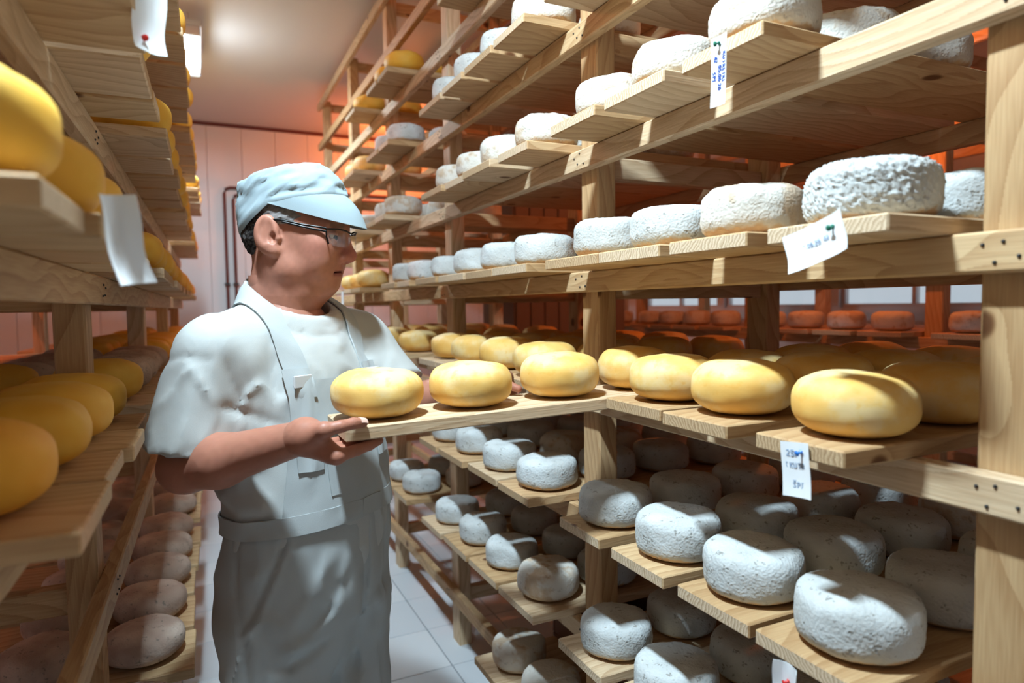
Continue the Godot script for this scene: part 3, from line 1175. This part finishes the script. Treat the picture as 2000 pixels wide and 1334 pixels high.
	for r in rows:
		for c in cols:
			var phi := TAU * (c % (cols - 1)) / (cols - 1)
			var b := cap_ring(phi)
			var tf := -0.0265 + 0.0825 * cos(phi)
			var top := Vector3(0.076 * sin(phi), lerpf(0.079, 0.126, (tf + 0.111) / 0.167), tf)
			var p: Vector3
			if r <= 15:
				var t := r / 15.0
				p = b.lerp(top, t) + Vector3(sin(phi) * 0.75, 0.12, cos(phi)) * sin(PI * t) * (0.004 + 0.006 * maxf(cos(phi), 0.0))
			else:
				var t := (r - 15) / 9.0
				var mid := Vector3(0, 0.1045, -0.0265)
				p = top.lerp(mid, t) + Vector3(0, 0.013 * (1.0 - (1.0 - t) * (1.0 - t)), 0)
			var n1 := wr.get_noise_3d(p.x * 1.0, p.y * 1.6 - p.z * 0.9, p.z * 0.7 + p.y * 0.5)
			var crease := 1.0 - minf(absf(n1) * 3.4, 1.0)
			var amt := smoothstep(0.0, 0.25, r / 15.0) * smoothstep(1.0, 0.6, (r - 15) / 9.0)
			var outw := Vector3(sin(phi), 0.5 if r > 13 else 0.1, cos(phi)).normalized()
			p += outw * (n1 * 0.005 + crease * crease * 0.0035) * amt
			if r == 2 or r == 1:
				p += outw * 0.0015
			crown.append(head_xf * p)
	var cap := part("cap", sheet(crown, rows, cols, -0.002, cc), o)
	var vis := []
	for r in 7:
		for c in 33:
			var t := c / 32.0
			var inner := cap_ring(lerpf(-1.72, 1.72, t)) + Vector3(0, 0.004, 0)
			var psi := PI * t
			var sn := sin(psi)
			var outer := Vector3(-0.087 * cos(psi), 0.004 + 0.036 * pow(1.0 - sn, 1.25), -0.019 + 0.160 * sn)
			var k := r / 6.0
			vis.append(head_xf * (inner.lerp(outer, k) + Vector3(0, 0.005, 0.004) * sin(PI * k) * sn))
	part("visor", sheet(vis, 7, 33, 0.0025, cc), cap)
	# glasses
	var fr := plain(Color(0.03, 0.025, 0.025), 0.3)
	var rims := tube_list([
		[[-0.064, -0.004, 0.084], [-0.050, -0.003, 0.100], [-0.030, -0.004, 0.110], [-0.012, -0.008, 0.1145]],
		[[0.064, -0.004, 0.084], [0.050, -0.003, 0.100], [0.030, -0.004, 0.110], [0.012, -0.008, 0.1145]],
		[[-0.012, -0.008, 0.1145], [-0.005, -0.004, 0.119], [0.005, -0.004, 0.119], [0.012, -0.008, 0.1145]],
		[[-0.064, -0.004, 0.084], [-0.0635, -0.018, 0.084], [-0.060, -0.032, 0.087]],
		[[0.064, -0.004, 0.084], [0.0635, -0.018, 0.084], [0.060, -0.032, 0.087]],
	], 0.0017, fr)
	var gl := part("glasses", rims, o)
	for s in [-1.0, 1.0]:
		part("temple", tube_list([
			[[s * 0.065, -0.003, 0.084], [s * 0.076, 0.002, 0.045], [s * 0.0815, 0.010, 0.005], [s * 0.083, 0.010, -0.010], [s * 0.082, 0.0, -0.045]],
			[[s * 0.065, -0.009, 0.084], [s * 0.0765, -0.002, 0.045], [s * 0.0815, 0.007, 0.006]],
		], 0.0020, fr), gl)
		var lens := plain(Color(0.75, 0.78, 0.80, 0.03), 0.05, 0.3)
		lens.transparency = BaseMaterial3D.TRANSPARENCY_ALPHA
		var lp := []
		for r in 5:
			for c in 7:
				var t := c / 6.0
				var x := lerpf(0.062, 0.013, t)
				var z := 0.1145 - 0.0305 * pow((x - 0.012) / 0.052, 1.9)
				var hgt := 0.031 * (1.0 - 0.35 * pow(absf(t - 0.45) * 2.0, 3.0) * r / 4.0)
				lp.append(head_xf * Vector3(s * x, -0.005 - hgt * r / 4.0, z))
		part("lens", sheet(lp, 5, 7, 0.0012, lens), gl)

func tube_list(lines: Array, rad: float, mat: Material) -> ArrayMesh:
	var v := PackedVector3Array()
	var n := PackedVector3Array()
	var idx := PackedInt32Array()
	for l in lines:
		var pts := []
		var rr := []
		for q in l:
			pts.append(head_xf * Vector3(q[0], q[1], q[2]))
			rr.append(rad)
		var a := tube(pts, rr, 8, mat).surface_get_arrays(0)
		var b := v.size()
		v.append_array(a[Mesh.ARRAY_VERTEX])
		n.append_array(a[Mesh.ARRAY_NORMAL])
		for i in a[Mesh.ARRAY_INDEX]:
			idx.append(i + b)
	return array_mesh(v, n, idx, mat)


# ---------------------------------------------------------------- paper tags
func paper_tag(label: String, at: Vector3, yaw: float, roll: float, w: float, h: float, pin: Color, pin_at: Vector2, lines: Array, curl := 0.006, lean := 0.0) -> Node3D:
	var o := thing("paper_tag", label, "tag", at, "paper tags pinned to planks")
	o.basis = Basis(Vector3.UP, yaw) * Basis(Vector3.FORWARD, roll) * Basis(Vector3.RIGHT, lean)
	var pts := []
	for r in 9:
		for c in 7:
			var x := (c / 6.0 - 0.5) * w
			var y := (0.5 - r / 8.0) * h
			var bend := curl * (pow(absf(c / 3.0 - 1.0), 3.0) + 0.8 * pow(maxf(r / 8.0 - 0.55, 0.0) * 2.2, 2.0)) + curl * 0.10 * sin(c * 1.9 + r * 1.1)
			pts.append(Vector3(x, y, bend))
	part("sheet", sheet(pts, 9, 7, 0.0006, M.paper), o)
	if pin.a > 0.0:
		var pm := plain(pin, 0.3, 0.6)
		var prof := PackedVector2Array([Vector2(0.0002, 0), Vector2(0.0032, 0.0002), Vector2(0.0034, 0.0014), Vector2(0.0018, 0.0026), Vector2(0.0018, 0.0062), Vector2(0.0042, 0.0074), Vector2(0.0042, 0.0092), Vector2(0.0002, 0.0098)])
		var p := part("push_pin", lathe(prof, 14, pm), o, Vector3(pin_at.x * w, pin_at.y * h, 0.001))
		p.rotation = Vector3(PI / 2 + 0.25, 0, 0.2)
	for l in lines:
		var t := TextMesh.new()
		t.text = l[0]
		var f := SystemFont.new()
		f.font_names = PackedStringArray(["Droid Sans"])
		f.font_weight = 700
		t.font = f
		t.font_size = 24
		t.pixel_size = l[3] / 24.0
		t.depth = 0.0003
		t.material = l[5]
		var q := part("writing", t, o, Vector3(l[1] * w, l[2] * h, 0.0010))
		q.rotation.z = l[4]
	return o

# ---------------------------------------------------------------- the room
func room() -> void:
	var T := 3.19
	var x0 := -2.3
	var x1 := 4.7
	var z0 := -6.75
	var z1 := 1.9
	var cx := (x0 + x1) * 0.5
	var cz := (z0 + z1) * 0.5
	var fl := struct("floor", boxm(Vector3(x1 - x0 + 0.4, 0.1, z1 - z0 + 0.4), M.grout), Vector3(cx, -0.056, cz))
	var tm := [boxm(Vector3(0.326, 0.012, 0.326), M.tile, 0.0015), boxm(Vector3(0.326, 0.012, 0.326), M.tile2, 0.0015)]
	for i in 13:
		for k in 21:
			part("tile", tm[(i * 7 + k * 3 + i * k) % 2], fl, Vector3(-2.1 + 0.165 + i * 0.33 - cx + 0.0, 0.056, -6.74 + 0.165 + k * 0.33 - cz))
	struct("ceiling", boxm(Vector3(x1 - x0 + 0.4, 0.1, z1 - z0 + 0.4), M.ceiling), Vector3(cx, T + 0.05, cz))
	var back := struct("wall_back", boxm(Vector3(x1 - x0 + 0.4, T, 0.1), M.ceiling), Vector3(cx, T * 0.5, z0 - 0.08))
	var pm := boxm(Vector3(0.298, T - 0.01, 0.028), M.panel, 0.004)
	for i in 23:
		part("panel", pm, back, Vector3(x0 - cx + 0.15 + i * 0.3, 0, 0.064))
	struct("wall_left", boxm(Vector3(0.1, T, z1 - z0 + 0.4), M.panel), Vector3(x0 - 0.05, T * 0.5, cz))
	struct("wall_front", boxm(Vector3(x1 - x0 + 0.4, T, 0.1), M.panel), Vector3(cx, T * 0.5, z1 + 0.05))
	# right wall with a strip of windows
	var wz := [[-6.3, -5.1], [-5.0, -3.8], [-3.7, -2.5], [-2.4, -1.2], [-1.1, 0.1]]
	var yb := 1.405
	var yt := 1.70
	struct("wall_right", boxm(Vector3(0.12, yb, z1 - z0 + 0.4), M.panel), Vector3(x1 + 0.06, yb * 0.5, cz))
	struct("wall_right", boxm(Vector3(0.12, T - yt, z1 - z0 + 0.4), M.panel), Vector3(x1 + 0.06, (T + yt) * 0.5, cz))
	var prev := z0 - 0.2
	for i in 6:
		var nxt: float = wz[i][0] if i < 5 else z1 + 0.2
		struct("wall_right", boxm(Vector3(0.12, yt - yb, nxt - prev), M.panel), Vector3(x1 + 0.06, (yb + yt) * 0.5, (prev + nxt) * 0.5))
		if i < 5:
			prev = wz[i][1]
	var glass := plain(Color(0.95, 0.98, 1.0, 0.08), 0.05)
	glass.transparency = BaseMaterial3D.TRANSPARENCY_ALPHA
	for i in 5:
		var zc: float = (wz[i][0] + wz[i][1]) * 0.5
		var wn := struct("window", boxm(Vector3(0.06, 0.03, 1.2), M.ceiling), Vector3(x1 + 0.06, yb + 0.015, zc))
		wn.name = "window_%d" % (i + 1)
		part("frame", boxm(Vector3(0.06, 0.03, 1.2), M.ceiling), wn, Vector3(0, yt - yb - 0.03, 0))
		for s in [-1, 0, 1]:
			part("frame", boxm(Vector3(0.05, yt - yb - 0.06, 0.03), M.ceiling), wn, Vector3(0, (yt - yb) * 0.5 - 0.015, s * 0.585))
		for s in [-1, 1]:
			part("pane", boxm(Vector3(0.006, yt - yb - 0.06, 0.55), glass, 0.0005), wn, Vector3(0, (yt - yb) * 0.5 - 0.015, s * 0.2925))
	# clad pillar behind the right rack
	var pil := struct("wall_pillar", boxm(Vector3(0.84, T, 0.5), M.dark_panel), Vector3(2.20, T * 0.5, -3.98))
	var gm := boxm(Vector3(0.098, T - 0.02, 0.02), M.dark_panel, 0.006)
	for i in 8:
		part("panel", gm, pil, Vector3(-0.36 + i * 0.103, 0, 0.255))
	# ceiling edge trim and the pipes on the back wall
	struct("trim", boxm(Vector3(x1 - x0, 0.03, 0.03), M.pipe), Vector3(cx, T - 0.015, z0 - 0.0)).name = "trim_1"
	for k in 2:
		var o := thing("wall_pipe", ["outer maroon pipe bent across the white back wall", "inner maroon pipe bent across the white back wall"][k], "pipe", Vector3(0.235 + k * 0.075, 0, z0 + 0.02), "maroon pipes on the back wall")
		var y1 := 2.60 - k * 0.06
		part("riser", tube([Vector3(0, 0.3, 0), Vector3(0, y1 - 0.05, 0), Vector3(0.015, y1 - 0.015, 0), Vector3(0.05, y1, 0), Vector3(2.2, y1, 0)], [0.014, 0.014, 0.014, 0.014, 0.014], 10, M.pipe), o)
		for y in [0.8, 1.7]:
			part("clamp", boxm(Vector3(0.05, 0.02, 0.035), M.steel, 0.003), o, Vector3(0, y, 0))

func _ready() -> void:
	rng.seed = 7
	# camera
	var cam := Camera3D.new()
	cam.name = "camera"
	cam.fov = rad_to_deg(2.0 * atan(667.0 / 1281.0))
	cam.near = 0.02
	cam.far = 60.0
	cam.rotation = Vector3(-0.0547, -0.44166, -0.01478)
	cam.position = Vector3(0, EYE, 0)
	var ca := CameraAttributesPhysical.new()
	ca.frustum_focal_length = 23.0
	ca.frustum_focus_distance = 1.42
	ca.exposure_aperture = 2.8
	cam.attributes = ca
	add_child(cam)
	cam.current = true
	cam.fov = rad_to_deg(2.0 * atan(667.0 / 1281.0))
	# sky and exposure
	var we := WorldEnvironment.new()
	we.name = "environment"
	var env := Environment.new()
	env.background_mode = Environment.BG_COLOR
	env.background_color = Color(0.86, 0.93, 0.98)
	env.background_energy_multiplier = 1.4
	env.tonemap_mode = Environment.TONE_MAPPER_LINEAR
	env.tonemap_exposure = 0.53
	env.sdfgi_enabled = true
	env.ssao_enabled = true
	env.ssil_enabled = true
	we.environment = env
	add_child(we)

	make_materials()
	# lamps over the aisle and the orange lamps of the side aisles
	ceiling_lamp(-0.01, -0.85, 3.10, 0.26, "white tube lamp on the ceiling above the nearest rack bay", 19.0, 0.012)
	ceiling_lamp(-0.01, -4.55, 3.10, 0.7, "white tube lamp glowing on the ceiling near the back wall", 11.0, 0.045)
	orange_lamp(Vector3(2.52, 2.55, -2.1), "orange bulb over the aisle behind the right rack, near end", 1.3)
	orange_lamp(Vector3(1.78, 3.05, -6.05), "orange bulb over the aisle behind the right rack, far end", 2.2)
	orange_lamp(Vector3(-1.5, 3.15, -3.4), "orange bulb over the aisle behind the left rack", 2.2)
	room()
	make_wheels()

	# racks
	var tops := []
	for y in [1.66, 1.345, 1.06, 0.737, 0.409, 0.087, -0.23, -0.555, -0.88, -1.20]:
		tops.append(EYE + y)
	var rp := [0.47, -0.531, -1.553, -2.66, -3.6, -4.55, -5.55]
	var lp := [-0.32, -1.69, -2.98, -4.45, -5.85]
	var bp := [0.3, -0.8, -1.9, -3.0, -4.1, -5.2]
	rack("cheese_rack", "tall pine rack on the right, full of cheeses", 0.92, 1, rp, tops, -5.62, 0.6, 0.054, [-0.531, -1.553, -2.66])
	rack("cheese_rack", "tall pine rack on the left beside the camera", -0.209, -1, lp, tops.map(func(t): return t - 0.012), -5.9, 0.5, 0.06, [-1.69], -0.0135)
	rack("cheese_rack", "orange-lit pine rack seen through the right rack", 2.95, 1, bp, tops.map(func(t): return t + 0.06), -5.6, 0.6, 0.054, [])

	# right rack shelves
	var F := 0.79
	var bays := [-1.5, -2.6, -3.56, -4.5]
	var near := [[0.42, 0.22], [0.2, 0.0], [-0.02, -0.22], [-0.24, -0.44]]
	shelf(1, F, EYE + 1.06, [[-2.03, -2.26], [-2.95, -3.13], [-3.15, -3.35], [-3.61, -3.85]], "yellow", 2, "right rack", "topmost stocked shelf", bays, rp)
	shelf(1, F, EYE + 0.737, [[-0.56, -0.755], [-0.79, -0.985], [-1.01, -1.205], [-1.25, -1.45], [-1.56, -1.765], [-1.79, -2.005], [-2.03, -2.22], [-2.25, -2.50], [-2.95, -3.135], [-3.16, -3.38], [-3.66, -3.88], [-3.9, -4.1]], "white", 2, "right rack", "second stocked shelf", bays, rp, {0: "none", 1: "none", 2: "none", 3: "none", 4: "cream", 10: "yellow", 11: "yellow"})
	shelf(1, F, EYE + 0.409, [[-0.765, -0.955], [-0.998, -1.196], [-1.228, -1.43], [-1.56, -1.75], [-1.80, -2.02], [-2.03, -2.22], [-2.235, -2.47], [-3.03, -3.2], [-3.21, -3.42], [-3.66, -3.86], [-3.9, -4.1]], "cream", 3, "right rack", "third stocked shelf", bays, rp)
	shelf(1, F, EYE + 0.087, [[-0.555, -0.755], [-0.785, -0.98], [-1.008, -1.215], [-1.222, -1.46], [-1.565, -1.79], [-1.81, -2.03], [-2.05, -2.295], [-2.31, -2.56], [-2.67, -2.86], [-2.89, -3.13], [-3.64, -3.86], [-3.88, -4.1], [-4.14, -4.36]], "white", 2, "right rack", "eye-level shelf", bays, rp, {0: "lumpy", 10: "yellow", 11: "yellow", 12: "yellow"})
	shelf(1, F, EYE - 0.23, [[-0.60, -0.763], [-0.825, -0.995], [-1.02, -1.205], [-1.57, -1.79], [-1.82, -2.06], [-2.08, -2.33], [-2.345, -2.56], [-2.8, -3.03], [-3.27, -3.49], [-3.64, -3.86], [-3.88, -4.1]], "yellow", 4, "right rack", "elbow-height shelf", bays, rp)
	shelf(1, F, EYE - 0.555, [[-0.57, -0.772], [-0.79, -0.967], [-0.998, -1.182], [-1.235, -1.415], [-1.582, -1.79], [-1.814, -2.05], [-2.075, -2.33], [-2.349, -2.56], [-2.80, -3.03], [-3.1, -3.32]], "white", 4, "right rack", "thigh-height shelf", bays, rp)
	shelf(1, F, EYE - 0.88, [[-0.57, -0.765], [-0.79, -0.98], [-1.0, -1.2], [-1.235, -1.44], [-1.57, -1.80], [-1.824, -2.05], [-2.067, -2.30], [-2.32, -2.55], [-2.79, -3.02], [-3.05, -3.27]], "white", 3, "right rack", "knee-height shelf", bays, rp)
	shelf(1, F, EYE - 1.20, [[-1.57, -1.76], [-1.78, -2.0]], "cream", 1, "right rack", "lowest shelf", bays, rp)
	# left rack shelves
	var lb := [-1.65, -2.94, -4.4]
	var run := []
	for b in [[-1.74, 5], [-3.02, 5], [-4.5, 5]]:
		for k in b[1]:
			run.append([b[0] - k * 0.24, b[0] - k * 0.24 - 0.215])
	shelf(-1, -0.035, EYE + 0.725, [[-0.9, -1.12], [-1.14, -1.36], [-1.38, -1.6]] + run, "yellow", 1, "left rack", "second stocked shelf", lb, lp, {}, 0.0135, 0.082)
	shelf(-1, -0.068, EYE + 0.397, [[-0.75, -0.955], [-0.975, -1.19], [-1.21, -1.43], [-1.45, -1.6]] + run, "yellow", 1, "left rack", "third stocked shelf", lb, lp, {0: "none", 3: "none"}, 0.0135, 0.084)
	shelf(-1, -0.088, EYE + 0.075, [[-0.585, -0.765], [-0.785, -0.97], [-0.99, -1.2], [-1.22, -1.46]] + run, "yellow", 1, "left rack", "eye-level shelf", lb, lp, {}, 0.0135, 0.095)
	shelf(-1, -0.112, EYE - 0.242, [[-0.765, -0.985], [-1.005, -1.192], [-1.207, -1.392], [-1.407, -1.6]] + run, "yellow", 2, "left rack", "elbow-height shelf", lb, lp, {4: "yellow", 5: "bare", 6: "bare", 7: "bare", 8: "bare"}, 0.0135, 0.125)
	shelf(-1, -0.058, EYE - 0.892, [[-0.55, -0.74], [-0.76, -0.95], [-0.975, -1.165], [-1.185, -1.375], [-1.395, -1.6]] + run, "bare", 2, "left rack", "knee-height shelf", lb, lp, {}, 0.0135)
	# orange-lit rack behind
	var rb := [-0.8, -1.9, -3.0, -4.1]
	var far := []
	for b in [-0.81, -1.91, -3.01, -4.11]:
		for k in 4:
			far.append([b - k * 0.25, b - k * 0.25 - 0.22])
	shelf(1, 2.83, EYE - 0.17, far, "cream", 1, "orange-lit rack", "elbow-height shelf", rb, bp)
	# the carried plank with its wheels, then the man
	var cp := MeshInstance3D.new()
	cp.name = numbered("shelf_plank")
	cp.mesh = timber(Vector3(0.88, 0.026, 0.186), 0.0025, 0, Vector2(0.31, 0.12), M.wood0, M.end0)
	add_child(cp)
	cp.position = Vector3(0.671, EYE - 0.2230, -1.305)
	cp.rotation.z = 0.0261
	tag(cp, "pine plank held by the man, its far end on the right rack", "plank", "pine planks on the racks")
	var carried := [[0.315, -0.2190], [0.518, -0.2137], [0.736, -0.2080], [0.945, -0.2025]]
	for i in 4:
		wheel("yellow", Vector3(carried[i][0], EYE + carried[i][1] + 0.0005, -1.305), "yellow waxed cheese wheel, %s from the man's hand on the carried plank" % ORD[i], "wheels on the carried plank", 0.97, (i % 2) * 2)
	person()
	# a crate on the lowest rails
	var cr := thing("wooden_crate", "brown wooden crate on the lowest rails of the right rack", "crate", Vector3(1.26, EYE - 1.1743, -1.79))
	var cm := plain(Color(0.47, 0.33, 0.24), 0.8)
	part("base", boxm(Vector3(0.34, 0.014, 0.42), cm), cr, Vector3(0, 0.008, 0))
	for e in [-1, 1]:
		for k in 2:
			part("board", boxm(Vector3(0.34, 0.088, 0.016), cm, 0.003), cr, Vector3(0, 0.06 + k * 0.094, e * 0.205))
			part("board", boxm(Vector3(0.016, 0.088, 0.39), cm, 0.003), cr, Vector3(e * 0.162, 0.06 + k * 0.094, 0))
	# paper tags
	paper_tag("long white tag with blue writing, green pin, above the eye-level shelf", Vector3(0.780, EYE + 0.378, -0.842), -PI / 2, 0.02, 0.034, 0.112, Color(0.05, 0.42, 0.33), Vector2(0.02, 0.39), [["KUTRETKI", 0.34, 0.04, 0.0105, -PI / 2, M.ink], ["05.06 20", 0.06, -0.10, 0.0105, -PI / 2, M.ink], ["42", -0.22, 0.18, 0.0105, -PI / 2, M.ink], ["SPI", -0.32, -0.06, 0.0105, -PI / 2, M.ink]], 0.0015)
	paper_tag("crumpled white tag with green pin under the lumpy white wheel", Vector3(0.770, EYE + 0.080, -0.640), -PI / 2, -0.30, 0.098, 0.056, Color(0.05, 0.42, 0.33), Vector2(0.30, 0.20), [["25.06.20  42", -0.05, 0.02, 0.009, 0.0, M.faint]], 0.007)
	paper_tag("white tag with blue pin under the nearest yellow wheel", Vector3(0.780, EYE - 0.246, -0.680), -PI / 2, -0.10, 0.050, 0.080, Color(0.10, 0.45, 0.80), Vector2(0.22, 0.34), [["25.", -0.16, 0.30, 0.014, 0.0, M.faint], ["I KUTR", -0.05, 0.08, 0.011, 0.0, M.faint], ["ŠPI", 0.02, -0.28, 0.013, 0.0, M.faint]], 0.0028)
	paper_tag("white tag with red pin on the nearest thigh-height plank", Vector3(0.776, EYE - 0.582, -0.688), -PI / 2, 0.05, 0.042, 0.08, Color(0.80, 0.08, 0.08), Vector2(0.0, 0.18), [], 0.012)
	paper_tag("blank white tag curling from the left rack's eye-level plank", Vector3(-0.074, EYE + 0.072, -0.775), 0.75, -0.12, 0.040, 0.090, Color(0, 0, 0, 0), Vector2.ZERO, [], 0.012)
	paper_tag("white tag with red pin hanging high on the left rack", Vector3(-0.055, EYE + 0.392, -1.03), 0.6, 0.12, 0.045, 0.09, Color(0.80, 0.08, 0.08), Vector2(0.0, -0.28), [], 0.012)
	paper_tag("small white tag far down the right rack's eye-level shelf", Vector3(0.772, EYE + 0.05, -3.98), -PI / 2, 0.0, 0.06, 0.1, Color(0, 0, 0, 0), Vector2.ZERO, [], 0.006)
